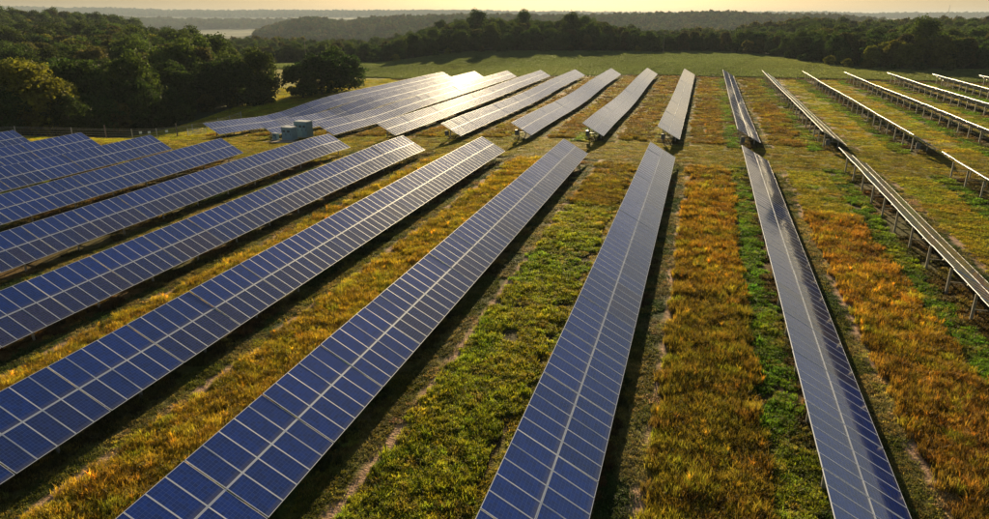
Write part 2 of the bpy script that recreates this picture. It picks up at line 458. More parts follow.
# ------------------------------------------------------------------ ground sheet
def axis(dense0, dense1, step, far, growth=1.13):
    a = list(np.arange(dense0, dense1 + .001, step))
    s = step; v = a[-1]
    while v < far:
        s = min(s * growth, 220); v += s; a.append(v)
    s = step; v = a[0]; b = []
    while v > -far:
        s = min(s * growth, 220); v -= s; b.append(v)
    return np.array(b[::-1] + a)
gx = axis(-115, 96, .34, 11000); gy = axis(10, 246, .9, 11000)
gy = gy[gy > -2500]
GX, GY = np.meshgrid(gx, gy)
GZ = ground_z(GX, GY)
nx, ny = len(gx), len(gy)
idx = np.arange(nx * ny).reshape(ny, nx)
faces = np.stack([idx[:-1, :-1], idx[:-1, 1:], idx[1:, 1:], idx[1:, :-1]], -1).reshape(-1, 4)
gm = mesh_np('ground', np.stack([GX, GY, GZ], -1).reshape(-1, 3), faces, [M_GROUND], smooth=True)
kind_, col_, h_, k_, u_ = zones(GX, GY)
rr = np.hypot(GX, GY)
soil = col_ * .62
soil[kind_ == 0] = col_[kind_ == 0]
gm2 = (kind_ == 2); soil[gm2] = np.array([.075, .062, .024])
soil[kind_ == 1] *= .6
forest = np.array([.028, .042, .016])
fz = (rr > 400) | (GY > treeline_y(GX) - 1) | ((GX < wood_x(np.clip(GY, 5, 350))) & (GY > 0))
soil[fz] = forest
# open farmland in the valley far away
fld = ((rr > 2600) & (rr < 3350) & (fbm(GX, GY, 500, 77, 2) > .40)) | ((rr > 4300) & (rr < 5400) & (fbm(GX, GY, 700, 79, 2) > .5))
soil[fld] = np.array([.15, .16, .08])
fld2 = (rr > 6000) & (fbm(GX, GY, 500, 78, 2) > .60)
soil[fld2] = np.array([.16, .17, .07])
at = gm.attributes.new('soil', 'FLOAT_COLOR', 'POINT')
at.data.foreach_set('color', np.concatenate([soil.reshape(-1, 3), np.ones((nx * ny, 1))], 1).astype(np.float32).ravel())
tag(link('ground', gm), kind='structure')

# ------------------------------------------------------------------ point scatter through geometry nodes
def source_collection(name, meshes):
    c = bpy.data.collections.new(name)
    for i, me in enumerate(meshes):
        o = bpy.data.objects.new(f'{name}_{i:02d}', me); c.objects.link(o)
    return c

def scatter_group(coll):
    ng = bpy.data.node_groups.new('scatter_' + coll.name, 'GeometryNodeTree')
    ng.interface.new_socket('Geometry', in_out='INPUT', socket_type='NodeSocketGeometry')
    ng.interface.new_socket('Geometry', in_out='OUTPUT', socket_type='NodeSocketGeometry')
    N = ng.nodes; L = ng.links
    gi = N.new('NodeGroupInput'); go = N.new('NodeGroupOutput')
    ci = N.new('GeometryNodeCollectionInfo'); ci.inputs['Collection'].default_value = coll
    ci.inputs['Separate Children'].default_value = True; ci.inputs['Reset Children'].default_value = True
    ip = N.new('GeometryNodeInstanceOnPoints'); ip.inputs['Pick Instance'].default_value = True
    def attr(n, t):
        a = N.new('GeometryNodeInputNamedAttribute'); a.data_type = t; a.inputs['Name'].default_value = n
        return a.outputs['Attribute']
    L.new(gi.outputs[0], ip.inputs['Points']); L.new(ci.outputs[0], ip.inputs['Instance'])
    L.new(attr('pick', 'INT'), ip.inputs['Instance Index'])
    L.new(attr('turn', 'FLOAT_VECTOR'), ip.inputs['Rotation']); L.new(attr('size', 'FLOAT_VECTOR'), ip.inputs['Scale'])
    L.new(ip.outputs[0], go.inputs[0])
    return ng

def scatter(name, pts, coll, pick, turn, size, tint=None, label=None, cat=None):
    n = len(pts)
    me = bpy.data.meshes.new(name); me.vertices.add(n); me.vertices.foreach_set('co', np.asarray(pts, np.float32).ravel())
    a = me.attributes.new('pick', 'INT', 'POINT'); a.data.foreach_set('value', np.asarray(pick, np.int32))
    a = me.attributes.new('turn', 'FLOAT_VECTOR', 'POINT'); a.data.foreach_set('vector', np.asarray(turn, np.float32).ravel())
    a = me.attributes.new('size', 'FLOAT_VECTOR', 'POINT'); a.data.foreach_set('vector', np.asarray(size, np.float32).ravel())
    if tint is not None:
        a = me.attributes.new('tint', 'FLOAT_COLOR', 'POINT')
        a.data.foreach_set('color', np.concatenate([tint, np.ones((n, 1))], 1).astype(np.float32).ravel())
    o = link(name, me)
    md = o.modifiers.new('scatter', 'NODES'); md.node_group = scatter_group(coll)
    tag(o, label, cat, None, 'stuff')
    return o

# grass patches about one metre across
def patch_mesh(name, seed, nclump, per, hgt, wid, spread, lean, size=.5, tintvar=.35, flop=.35, hue=0.0):
    g = np.random.default_rng(seed)
    V = []; F = []; C = []
    for c in range(nclump):
        cr_, ca_ = size * 1.12 * math.sqrt(g.random()), g.uniform(0, 2 * math.pi)
        cx, cy = cr_ * math.cos(ca_), cr_ * math.sin(ca_)
        ch = hgt * g.uniform(.55, 1.15); ct = 1 + tintvar * g.normal(0, .6); chue = g.normal(0, hue)
        for b in range(per):
            x = cx + g.normal(0, spread); y = cy + g.normal(0, spread)
            a = g.uniform(0, 2 * math.pi); h = ch * g.uniform(.5, 1.1); w = wid * g.uniform(.6, 1.3)
            la = g.uniform(0, 2 * math.pi); ln = lean * h * g.uniform(.2, 1.4)
            dx, dy = math.cos(a) * w, math.sin(a) * w
            mx_, my_ = x + math.cos(la) * ln * .35, y + math.sin(la) * ln * .35
            ex, ey = x + math.cos(la) * ln, y + math.sin(la) * ln
            i = len(V)
            V += [(x - dx, y - dy, -.02), (x + dx, y + dy, -.02), (mx_ + dx * .8, my_ + dy * .8, h * .6), (mx_ - dx * .8, my_ - dy * .8, h * .6), (ex, ey, h * (1 - flop * g.random()))]
            F += [(i, i + 1, i + 2, i + 3), (i + 3, i + 2, i + 4)]
            t = max(.3, ct + tintvar * g.normal(0, .5))
            rg = (t * (1 + chue), t, t * (1 - chue * .5))
            C += [rg] * 5
    me = mesh_np(name, V, F, [M_BLADE])
    a = me.attributes.new('blade', 'FLOAT_COLOR', 'POINT')
    a.data.foreach_set('color', np.concatenate([np.array(C), np.ones((len(C), 1))], 1).astype(np.float32).ravel())
    return me

TALL = [patch_mesh(f'tall_patch_{i}', 100 + i, 26, 13, .55, .013, .07, .45, tintvar=.5, hue=.10) for i in range(6)]
LEAFY = [patch_mesh(f'leafy_patch_{i}', 200 + i, 24, 17, .27, .018, .075, .7, tintvar=.5, flop=.6, hue=.10) for i in range(6)]
MOWN = [patch_mesh(f'mown_patch_{i}', 300 + i, 24, 10, .13, .017, .09, .9, tintvar=.4, flop=.5, hue=.10) for i in range(6)]
C_GRASS = source_collection('grass_patch', TALL + LEAFY + MOWN)

def grass_points(x0, x1, y0, y1, step, scl):
    xs = np.arange(x0, x1, step); ys = np.arange(y0, y1, step)
    X, Y = np.meshgrid(xs, ys)
    X = X.ravel() + rng.uniform(-.5, .5, X.size) * step; Y = Y.ravel() + rng.uniform(-.5, .5, Y.size) * step
    px_, py_, zc = to_px(X, Y, np.zeros_like(X))
    keep = (zc > 1) & (px_ > -90) & (px_ < 1080) & (py_ < 640)
    keep &= (X > wood_x(np.clip(Y, 5, 350)) + 1.0)
    return X[keep], Y[keep], np.full(keep.sum(), scl)
PX = []; PY = []; PS = []
for a in ((-120, 60, 8, 46, .58, .92), (-120, 60, 46, 80, .70, 1.05), (-125, 60, 80, 115, .95, 1.3), (-125, 100, 115, 170, 1.35, 1.75), (-135, 110, 170, 243, 1.9, 2.4)):
    q = grass_points(*a); PX.append(q[0]); PY.append(q[1]); PS.append(q[2])
PX = np.concatenate(PX); PY = np.concatenate(PY); PS = np.concatenate(PS)
kd, cl, hh, kk, uu = zones(PX, PY)
clump = fbm(PX, PY, 1.6, 91, 2)
ok = (kd > 0) & ~((kd == 2) & (clump < .22)) & ~((kd == 3) & (rng.random(len(PX)) < .12))
PX, PY, PS, kd, cl, hh, clump = PX[ok], PY[ok], PS[ok], kd[ok], cl[ok], hh[ok], clump[ok]
n = len(PX)
pick = (kd - 1) * 6 + rng.integers(0, 6, n)
turn = np.zeros((n, 3)); turn[:, 2] = rng.uniform(0, 6.283, n)
vz = hh * (.65 + .8 * clump) * rng.uniform(.8, 1.2, n) * np.where(PS > 1.5, .85, 1)
size = np.stack([PS, PS, vz], 1)
mixr = rng.random(n)[:, None]; tallm = (kd == 1)[:, None]
cl = np.where(tallm & (mixr < .20), cl * .45 + np.array([.27, .27, .016]) * .55, cl)
cl = np.where(tallm & (mixr > .86), cl * .5 + np.array([.11, .055, .018]) * .5, cl)
cl = np.where((~tallm) & (mixr < .15), cl * .5 + np.array([.34, .25, .05]) * .5, cl)
cl = cl * rng.uniform(.55, 1.4, (n, 1)) * (1 + rng.normal(0, .06, (n, 3)))
scatter('meadow_grass', np.stack([PX, PY, ground_z(PX, PY)], 1), C_GRASS, pick, turn, size, np.clip(cl, 0, 1),
        'golden and green grass strips growing between the solar panel rows', 'grass')

# ------------------------------------------------------------------ crop field beyond the array
FIELD_X = np.linspace(-230, 175, 180)
def field_poly_rows():
    V = []; F = []
    rows_n = 46
    for i, x in enumerate(FIELD_X):
        y0 = 242.5 if x > -112 else float(np.interp(x, [-230, -112], [300, 246])); y1 = float(treeline_y(x)) + 4
        y1 = max(y1, y0 + 1)
        for j in range(rows_n):
            y = y0 + (y1 - y0) * j / (rows_n - 1)
            V.append((x, y, gz(x, y) + .04))
    for i in range(len(FIELD_X) - 1):
        for j in range(rows_n - 1):
            a = i * rows_n + j
            F.append((a, a + rows_n, a + rows_n + 1, a + 1))
    return V, F
V, F = field_poly_rows()
M_FIELD = simple('crop_soil', (.060, .080, .022), .95, 0, (.6, .35), .1)
tag(link('field', mesh_np('field', V, F, [M_FIELD], smooth=True)), kind='structure')

CROP = [patch_mesh(f'crop_patch_{i}', 400 + i, 22, 10, .62, .085, .16, .6, size=1.0, tintvar=.22, flop=.5, hue=.05) for i in range(5)]
C_CROP = source_collection('crop_patch', CROP)
ys = np.arange(242, 425, 1.52); xs = np.arange(-235, 175, 1.75)
X, Y = np.meshgrid(xs, ys); X = X.ravel() + rng.uniform(-.5, .5, X.size); Y = Y.ravel() + rng.uniform(-.12, .12, Y.size)
y0 = np.where(X > -112, 243.3, np.interp(X, [-230, -112], [300, 246]))
px_, py_, zc = to_px(X, Y, np.zeros_like(X))
keep = (Y > y0) & (Y < treeline_y(X) - 1.5) & (px_ > -40) & (px_ < 1050) & (X > wood_x(np.clip(Y, 5, 350)) + 1)
# two curved tramlines left by the tractor
tr = np.abs(np.hypot(X + 128, (Y - 292) * 1.0) - 22); tr2 = np.abs(np.hypot(X + 128, (Y - 292)) - 24.6)
tl = np.abs(((X - .18 * Y) % 27) - 13.5) ; keep &= ~((np.abs(tl - 1.0) < .42) & (X > -60))
keep &= ~(((tr < .6) | (tr2 < .6)) & (X > -122) & (Y > 262) & (Y < 312))
X, Y = X[keep], Y[keep]; n = len(X)
ct = np.array([.13, .165, .045]) * (0.75 + .55 * fbm(X, Y, 30, 61))[:, None] * rng.uniform(.85, 1.15, (n, 1))
ct = ct + np.array([.05, .035, 0]) * np.clip((fbm(X, Y, 60, 64) - .5) * 3, 0, 1)[:, None]
turn = np.zeros((n, 3)); turn[:, 2] = rng.uniform(0, 6.283, n)
size = np.stack([np.full(n, .95), np.full(n, .95), rng.uniform(.8, 1.15, n)], 1)
scatter('field_crop', np.stack([X, Y, ground_z(X, Y)], 1), C_CROP, rng.integers(0, 5, n), turn, size, np.clip(ct, 0, 1),
        'low green crop covering the field between the panels and the far trees', 'crop')

# ------------------------------------------------------------------ solar rows
TILT = R(28.7); MOD_L, MOD_W, GAP = 1.96, .99, .02
MIDGAP, BAY = .045, 5.105
LOWH = .85
def panel_geo(ox, oy, mb_v, mb_f, mb_m, uvs, fr=.021):
    """a framed module: ox across the row (0 = low edge side), oy along the row; aluminium frame, glass 4 mm lower"""
    t = .042; b = len(mb_v)
    x0, x1, y0, y1 = ox, ox + MOD_L, oy, oy + MOD_W
    P = [(x0, y0, -t), (x1, y0, -t), (x1, y1, -t), (x0, y1, -t), (x0, y0, 0), (x1, y0, 0), (x1, y1, 0), (x0, y1, 0),
         (x0 + fr, y0 + fr, 0), (x1 - fr, y0 + fr, 0), (x1 - fr, y1 - fr, 0), (x0 + fr, y1 - fr, 0),
         (x0 + fr, y0 + fr, -.005), (x1 - fr, y0 + fr, -.005), (x1 - fr, y1 - fr, -.005), (x0 + fr, y1 - fr, -.005)]
    mb_v += P
    fs = [((0, 3, 2, 1), 2), ((0, 1, 5, 4), 0), ((1, 2, 6, 5), 0), ((2, 3, 7, 6), 0), ((3, 0, 4, 7), 0),
          ((4, 5, 9, 8), 0), ((5, 6, 10, 9), 0), ((6, 7, 11, 10), 0), ((7, 4, 8, 11), 0),
          ((8, 9, 13, 12), 0), ((9, 10, 14, 13), 0), ((10, 11, 15, 14), 0), ((11, 8, 12, 15), 0), ((12, 13, 14, 15), 1)]
    for f, m in fs:
        mb_f.append(tuple(b + i for i in f)); mb_m.append(m)
        for i in f:
            q = P[i]
            uvs.append(((q[1] - y0 - fr) / (MOD_W - 2 * fr), (q[0] - x0 - fr) / (MOD_L - 2 * fr)))
def finish_panel(name, v, f, m, uvs, batch=None):
    me = mesh_np(name, v, f, [M_FRAME, M_CELL, M_BACK], m)
    uvl = me.uv_layers.new(name='UVMap')
    uvl.data.foreach_set('uv', np.array(uvs, np.float32).ravel())
    a = me.attributes.new('batch', 'FLOAT', 'POINT')
    a.data.foreach_set('value', np.zeros(len(v), np.float32) if batch is None else np.asarray(batch, np.float32))
    return me
# local panel frame: x runs up the slope (towards -X world), y along the row, z out of the glass
v, f, m, u = [], [], [], []
panel_geo(0, 0, v, f, m, u); ME_PANEL = finish_panel('solar_panel', v, f, m, u)
ME_BAYS = []
for i in range(4):
    v, f, m, u, bt = [], [], [], [], []
    for r_ in range(2):
        for c in range(5):
            n0 = len(v); panel_geo(r_ * (MOD_L + MIDGAP), c * (MOD_W + GAP), v, f, m, u); bt += [rnd.random() * .35] * (len(v) - n0)
    ME_BAYS.append(finish_panel('panel_section', v, f, m, u, bt))
ME_REAR = MB().box((0, 0, .80), (.17, .12, 2.30)).box((.062, 0, .80), (.03, .17, 2.30)).mesh('rear_post', [M_STEEL])
ME_FRONT = MB().box((0, 0, .42), (.12, .09, 1.42)).box((.045, 0, .42), (.025, .13, 1.42)).mesh('front_post', [M_STEEL])
ME_BRACE = MB().bar((-2.62, .07, .85), (-.75, .07, .85), .05, .07).mesh('brace', [M_STEEL])
SL, CL = math.sin(TILT), math.cos(TILT)
ME_RAFT = MB().bar((-.30 * CL - .05, 0, .30 * SL - .14), (-3.80 * CL - .05, 0, 3.80 * SL - .14), .06, .10).mesh('rafter', [M_STEEL])
# purlin for a bay: four thin rails under the modules, running along the row
pv = MB()
for sx in (.45, 1.50, 2.50, 3.55):
    pv.box((sx, BAY / 2, -.072), (.05, BAY - .015, .055))
pv.box((MOD_L + MIDGAP / 2, BAY / 2, -.052), (MIDGAP * 1.3, BAY - .012, .012), None, 1)
ME_PURL = pv.mesh('purlin', [M_STEEL, M_FRAME])
ME_INV = MB().box((-2.55, -.26, 1.15), (.62, .26, .85)).box((-2.55, -.41, 1.15), (.50, .04, .70)).box((-2.55, -.2, .55), (.06, .06, .5)).mesh('inverter_box', [M_BOX])

def bay_matrix(xl, ya, yb, za, zb, tilt):
    up_slope = Vector((-math.cos(tilt), 0, math.sin(tilt)))
    along = Vector((0, yb - ya, zb - za)).normalized()
    nrm = along.cross(up_slope); nrm = -nrm if nrm.z < 0 else nrm
    upv = nrm.cross(along); upv = -upv if upv.z < 0 else upv
    # x = up the slope, y = along the row: mirrored to keep a right handed frame
    M = Matrix.Identity(4)
    M.col[0][:3] = upv; M.col[1][:3] = -along; M.col[2][:3] = nrm
    return M
FIX = bay_matrix(0, 0, 1, 0, 0, TILT)
assert FIX.to_3x3().determinant() > .99

ORD = ['first', 'second', 'third', 'fourth', 'fifth', 'sixth', 'seventh', 'eighth', 'ninth', 'tenth', 'eleventh', 'twelfth', 'thirteenth', 'fourteenth', 'fifteenth']
def solar_row(k, y_lo, y_hi, block, label, group, fine, anchor_end):
    xl = ROW_X0 + PITCH_X * k
    nb = int(round((y_hi - y_lo) / BAY))
    y_start = y_hi - nb * BAY if anchor_end else y_lo
    root = empty('solar_row', (xl, y_start, gz(xl, y_start)))
    tag(root, label, 'solar panels', group)
    T0 = Matrix.Translation(-Vector(root.location))
    rr_ = random.Random(k * 31 + (7 if fine else 0))
    ref_tilt = 0
    for i in range(nb):
        ya = y_start + i * BAY; yb = ya + BAY
        za = gz(xl - 1.7, ya) + LOWH; zb = gz(xl - 1.7, yb) + LOWH
        ref_tilt = .5 * ref_tilt + rr_.gauss(0, .22)
        M = bay_matrix(xl, ya, yb, za, zb, TILT + R(ref_tilt + rr_.gauss(0, .14)))
        M.translation = Vector((xl, yb - .035, zb))
        B = T0 @ M
        dist = math.hypot(xl, (ya + yb) / 2)
        bay_tone = max(0, min(.5, rr_.gauss(.18, .12)))
        low_tone = max(0, min(.6, (dist - 24) / 24 * .6)) if k > -6 else .12        # lower course browner away from the camera: warm low-sky reflection put into module colour
        if fine:
            for r_ in range(2):
                for c in range(5):
                    J = Matrix.Rotation(R(rr_.gauss(0, .10)), 4, 'Y') @ Matrix.Rotation(R(rr_.gauss(0, .07)), 4, 'X')
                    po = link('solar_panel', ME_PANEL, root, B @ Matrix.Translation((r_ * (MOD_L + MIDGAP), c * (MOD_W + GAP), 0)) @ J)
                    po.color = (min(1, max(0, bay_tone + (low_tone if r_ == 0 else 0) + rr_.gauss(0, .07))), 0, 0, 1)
        else:
            po = link('panel_section', ME_BAYS[rr_.randrange(4)], root, B); po.color = (bay_tone, 0, 0, 1)
        link('purlin', ME_PURL, root, B)
        # posts in the middle of every bay
        yp = (ya + yb) / 2; zp = gz(xl - 1.7, yp)
        zt = (za + zb) / 2 - LOWH
        for nm, me, dx in (('rear_post', ME_REAR, -2.72), ('front_post', ME_FRONT, -.72)):
            link(nm, me, root, T0 @ Matrix.Translation((xl + dx, yp, zt)))
        link('brace', ME_BRACE, root, T0 @ Matrix.Translation((xl, yp, zt)))
        link('rafter', ME_RAFT, root, T0 @ Matrix.Translation((xl, yp, zt + LOWH)))
    if not fine and k >= -4:
        link('inverter_box', ME_INV, root, T0 @ Matrix.Translation((xl, y_start + .55, gz(xl - 2, y_start))))
    return root

# foreground block: rows counted from the wood towards the open side
NEAR_GRP = 'rows of the near block, this side of the mown lane'
FAR_GRP = 'rows of the far block, beyond the mown lane'
near_end_y = {2: 97.0, 1: 96.6, 0: 96.0, -1: 95.2, -2: 94.6, -3: 94.0, -4: 92.8, -5: 92.2, -6: 82.7, -7: 82.3, -8: 81.3, -9: 80.2}
for n_, k in enumerate(range(-9, 3)):
    xl = ROW_X0 + PITCH_X * k
    ys_ = {-1: 6, -2: 3, 0: 18, 1: 32, 2: 66}.get(k)
    if ys_ is None:
        ys_ = max(-4, -xl / math.tan(YAW + .70)) - 6
    end = near_end_y[k]
    if k == -9: lb = 'blue solar panel row of the near block running closest along the dark wood'
    elif k == 2: lb = 'last solar panel row of the near block, farthest from the wood'
    elif k == -5: lb = 'blue solar panel row in the near block ending just before the blue-grey cabinets'
    else: lb = f'tilted solar panel row in the near block, {ORD[n_]} row counting from the dark wood'
    solar_row(k, ys_, end, 'near', lb, NEAR_GRP, True, True)
for n_, k in enumerate(range(-8, 7)):
    st = 110.0 if k > -4 else 109.0 + k * .12
    if k in (3,): st = 110
    if k >= 4: st = {4: 120, 5: 160, 6: 195}[k]
    if k == -8: lb = 'pale solar panel row beyond the mown lane, outermost, on the meadow beside the wood'
    elif k == -7: lb = 'pale solar panel row beyond the mown lane with the blue-grey cabinets at its near end'
    elif k == 6: lb = 'outermost solar panel row beyond the mown lane on the side away from the wood'
    else: lb = f'pale solar panel row beyond the mown lane, {ORD[n_]} row counting from the wood'
    solar_row(k, st, 235.5, 'far', lb, FAR_GRP, False, False)

# ------------------------------------------------------------------ cabinets on the gravel pad
def cabinet(name, x, y, w, d, h, rz, label, doors=2):
    z = gz(x, y)
    root = empty(name, (x, y, z)); root.rotation_euler = (0, 0, rz)
    tag(root, label, 'electrical cabinet', 'blue-grey electrical cabinets at the end of the rows')
    link('plinth', MB().box((0, 0, .05), (w + .3, d + .3, .3)).mesh('plinth', [M_CONC]), root)
    link('housing', MB().box((0, 0, .2 + (h - .3) / 2), (w, d, h - .3)).mesh('housing', [M_CAB]), root)
    link('roof', MB().box((0, 0, h - .03), (w + .12, d + .12, .12)).box((0, 0, h + .045), (w - .1, d - .1, .05)).mesh('roof', [M_CABTOP]), root)
    dw = (w - .2) / doors
    for i in range(doors):
        cx = -w / 2 + .1 + dw * (i + .5)
        dr = link('door', MB().box((cx, -d / 2 - .02, .2 + (h - .3) / 2), (dw - .06, .05, h - .55)).mesh('door', [M_CAB]), root)
        link('louvre', MB().box((cx, -d / 2 - .052, h * .72), (dw * .55, .02, h * .14)).mesh('louvre', [M_DARK]), dr)
        link('handle', MB().box((cx + dw * .38, -d / 2 - .07, h * .5), (.05, .06, .3)).mesh('handle', [M_DARK]), dr)
    return root
cx, cy = pix(290, 139.5, -1.9); cabinet('electrical_cabinet', cx, cy, 2.1, 1.7, 2.3, R(-4), 'lower blue-grey steel cabinet standing in front of the taller one', 2)
cx, cy = pix(301, 136.5, -1.9); cabinet('electrical_cabinet', cx + .3, cy + .6, 2.7, 1.9, 2.9, R(-4), 'tallest blue-grey steel cabinet with pale roof by the panel rows', 3)
cx, cy = pix(276, 139.5, -1.9); cabinet('electrical_cabinet', cx, cy, .95, .7, 1.25, R(-4), 'small grey equipment box standing apart from the two big cabinets', 1)

# ------------------------------------------------------------------ perimeter fence by the wood
fp = [(-118, 82), (-110.5, 88.5), (-104.5, 94), (-101.5, 98.2), (-99.6, 102.2), (-97.8, 106.3), (-96.6, 110.2), (-96.9, 115), (-98, 120.5), (-99.3, 126), (-100.5, 131.5), (-101.5, 137)]
froot = empty('wire_fence', (fp[2][0], fp[2][1], gz(*fp[2])))
tag(froot, 'thin wire fence on grey posts along the edge of the wood', 'fence')
fo = Vector(froot.location)
tops = []
for i, (x, y) in enumerate(fp):
    z = gz(x, y); h = 2.5 if i in (3, 6) else 1.9 + .25 * (i % 3 == 0)
    s = .17 if i in (3, 6) else .11
    link('post', MB().box((x - fo.x, y - fo.y, z - fo.z + h / 2 - .2), (s, s, h + .4)).box((x - fo.x, y - fo.y, z - fo.z + h + .02), (s + .03, s + .03, .05)).mesh('post', [M_WOODP if i in (3, 6) else M_STEEL]), froot)
    tops.append(Vector((x, y, z)) - fo)
for lv in (.35, .75, 1.15, 1.55, 1.82):
    w = MB()
    for a, b in zip(tops[:-1], tops[1:]):
        w.bar(a + Vector((0, 0, lv)), b + Vector((0, 0, lv)), .03, .03)
    link('wire', w.mesh('wire', [M_STEEL]), froot)
for t_, nm in ((.35, 4), (.7, 4), (.5, 5)):
    a, b = tops[nm], tops[nm + 1]; p = a.lerp(b, t_)
    link('sign_plate', MB().box((p.x + .06, p.y - .1, p.z + 1.25), (.5, .03, .42), Matrix.Rotation(R(60), 3, 'Z')).mesh('sign_plate', [M_WHITE]), froot)
gx0, gy0 = -95.2, 111.5
gate = empty('field_gate', (gx0, gy0, gz(gx0, gy0)))
tag(gate, 'pale tubular field gate standing open at the end of the wire fence', 'gate')
g = MB()
for zz in (.25, .6, .95, 1.25): g.tube([(0, 0, zz), (2.1, 2.6, zz)], .035, 6)
link('gate_bars', g.mesh('gate_bars', [M_WHITE]), gate)
link('gate_frame', MB().tube([(0, 0, -.2), (0, 0, 1.5)], .06, 8).tube([(2.1, 2.6, .15), (2.1, 2.6, 1.3)], .045, 8).tube([(0, 0, .25), (2.1, 2.6, 1.25)], .03, 6).mesh('gate_frame', [M_WHITE]), gate)

# ------------------------------------------------------------------ trees
def crown_mesh(name, seed, w, h, nl, leaves, ls, mat, base=.18):
    g = np.random.default_rng(seed)
    V = []; C = []
    lob = []
    for i in range(nl):
        # lobe centres through an egg-shaped volume, more of them near the outside
        while True:
            p = g.uniform(-1, 1, 3)
            q = np.linalg.norm(p)
            if .35 < q < .88: break
        f = 1 - .28 * max(p[2], 0)
        lob.append((p[0] * w / 2 * f, p[1] * w / 2 * f, h * (base + (1 - base) * (.5 + .46 * p[2])), g.uniform(.17, .30) * (w + h) / 2 * .8, g.uniform(.72, 1.3)))
    lob.append((0, 0, h * .58, .30 * w, .9))
    for i in range(7):
        a = i * .9 + g.uniform(0, .5)
        lob.append((math.cos(a) * w * .30, math.sin(a) * w * .30, h * g.uniform(.10, .22), .17 * w, g.uniform(.7, 1.2)))
    for i in range(nl):
        p = g.normal(0, 1, 3); p /= np.linalg.norm(p); p[2] = abs(p[2]) * .95 - .15
        f = 1 - .28 * max(p[2], 0); q = g.uniform(.92, 1.12)
        lob.append((p[0] * w / 2 * f * q, p[1] * w / 2 * f * q, h * (base + (1 - base) * (.5 + .46 * p[2] * q)), g.uniform(.05, .10) * w, g.uniform(.75, 1.35)))
    wts = np.array([l[3] ** 1.7 for l in lob]); cnt = (wts / wts.sum() * leaves).astype(int)
    allp = []; alln = []; allc = []
    for l, c in zip(lob, cnt):
        d = g.normal(0, 1, (c, 3)); d /= np.linalg.norm(d, axis=1)[:, None]
        d[:, 2] = np.where(d[:, 2] < -.5, -d[:, 2], d[:, 2])
        rr = l[3] * (g.uniform(.55, 1.0, c) ** .6 + g.normal(0, .12, c))
        p = np.array(l[:3]) + d * rr[:, None] * np.array([1, 1, .85])
        nrm = d + g.normal(0, .55, (c, 3)); nrm /= np.linalg.norm(nrm, axis=1)[:, None]
        allp.append(p); alln.append(nrm); allc.append(np.clip(l[4] * g.uniform(.65, 1.35, c), .3, 1.9))
    p = np.concatenate(allp); nm = np.concatenate(alln); cc = np.concatenate(allc)
    m = p[:, 2] > .15; p, nm, cc = p[m], nm[m], cc[m]
    n = len(p)
    a = np.cross(nm, g.normal(0, 1, (n, 3))); a /= np.linalg.norm(a, axis=1)[:, None]; b = np.cross(nm, a)
    s = ls * g.uniform(.6, 1.35, n)[:, None]
    fold = nm * s * .28
    verts = np.stack([p - a * s * .62, p - b * s * .42 + fold, p + a * s * .62, p + b * s * .42 + fold], 1).reshape(-1, 3)
    i = np.arange(n) * 4
    tris = np.concatenate([np.stack([i, i + 1, i + 2], 1), np.stack([i, i + 2, i + 3], 1)])
    me = mesh_np(name, verts, tris, [mat])
    at = me.attributes.new('blade', 'FLOAT_COLOR', 'POINT')
    c4 = np.repeat(np.stack([cc, cc, cc, np.ones(n)], 1), 4, 0)
    at.data.foreach_set('color', c4.astype(np.float32).ravel())
    return me
def trunk_mesh(name, seed, h, w):
    g = random.Random(seed); m = MB()
    r = .018 * h + .06
    m.tube([(0, 0, -.6), (0, 0, .3), (g.uniform(-.15, .15), g.uniform(-.15, .15), h * .3), (g.uniform(-.3, .3), g.uniform(-.3, .3), h * .78)], [r * 1.5, r, r * .8, r * .25], 7)
    for i in range(6):
        a = i * 1.1 + g.random(); z0 = h * (.2 + .08 * i)
        l = w * g.uniform(.26, .42)
        m.tube([(0, 0, z0), (math.cos(a) * l * .5, math.sin(a) * l * .5, z0 + l * .35), (math.cos(a) * l, math.sin(a) * l, z0 + l * .8)], [r * .5, r * .33, r * .12], 5)
    return m.mesh(name, [M_BARK])

KINDS = []   # (crown, trunk, height, width, colour word, shape word)
for i, (w, h, nl, mat, cw, sw) in enumerate([
        (10.5, 13, 26, 'dark', 'dark green', 'broad'), (9, 14, 24, 'mid', 'mid green', 'tall rounded'), (11.5, 12.5, 30, 'dark', 'dark green', 'wide spreading'),
        (8, 13.5, 22, 'olive', 'olive brown', 'upright'), (9.5, 12, 26, 'yellow', 'yellow green', 'leafy'), (10, 15, 30, 'mid', 'mid green', 'large'), (7.5, 11, 18, 'dark', 'dark green', 'slender')]):
    KINDS.append((crown_mesh('crown', 500 + i, w, h, nl, 6500, .50, LEAF[mat], .03), trunk_mesh('trunk', 600 + i, h, w), h, w, cw, sw))
FARK = [crown_mesh('far_crown', 700 + i, w, h, 16, 1100, 1.05, LEAF[mt], .03) for i, (w, h, mt) in enumerate([(10, 12, 'dark'), (11, 13, 'mid'), (9, 12, 'dark'), (12, 12.5, 'mid'), (10, 13.5, 'olive')])]
SHRUBK = [(crown_mesh('foliage', 800 + i, w, h, 14, 1800, .42, LEAF[mt], .02), w, h, cw) for i, (w, h, mt, cw) in enumerate([(4.5, 3.2, 'mid', 'mid green'), (5.5, 4.5, 'yellow', 'yellow green'), (4, 5, 'olive', 'olive brown'), (6, 4, 'dark', 'dark green')])]
ME_STEM = MB().tube([(0, 0, -.3), (.1, 0, 1.2), (.3, .2, 2.2)], [.14, .1, .04], 6).tube([(0, 0, .2), (-.5, .3, 1.8)], [.1, .04], 5).tube([(0, 0, .3), (.2, -.6, 1.7)], [.09, .04], 5).mesh('stem', [M_BARK])

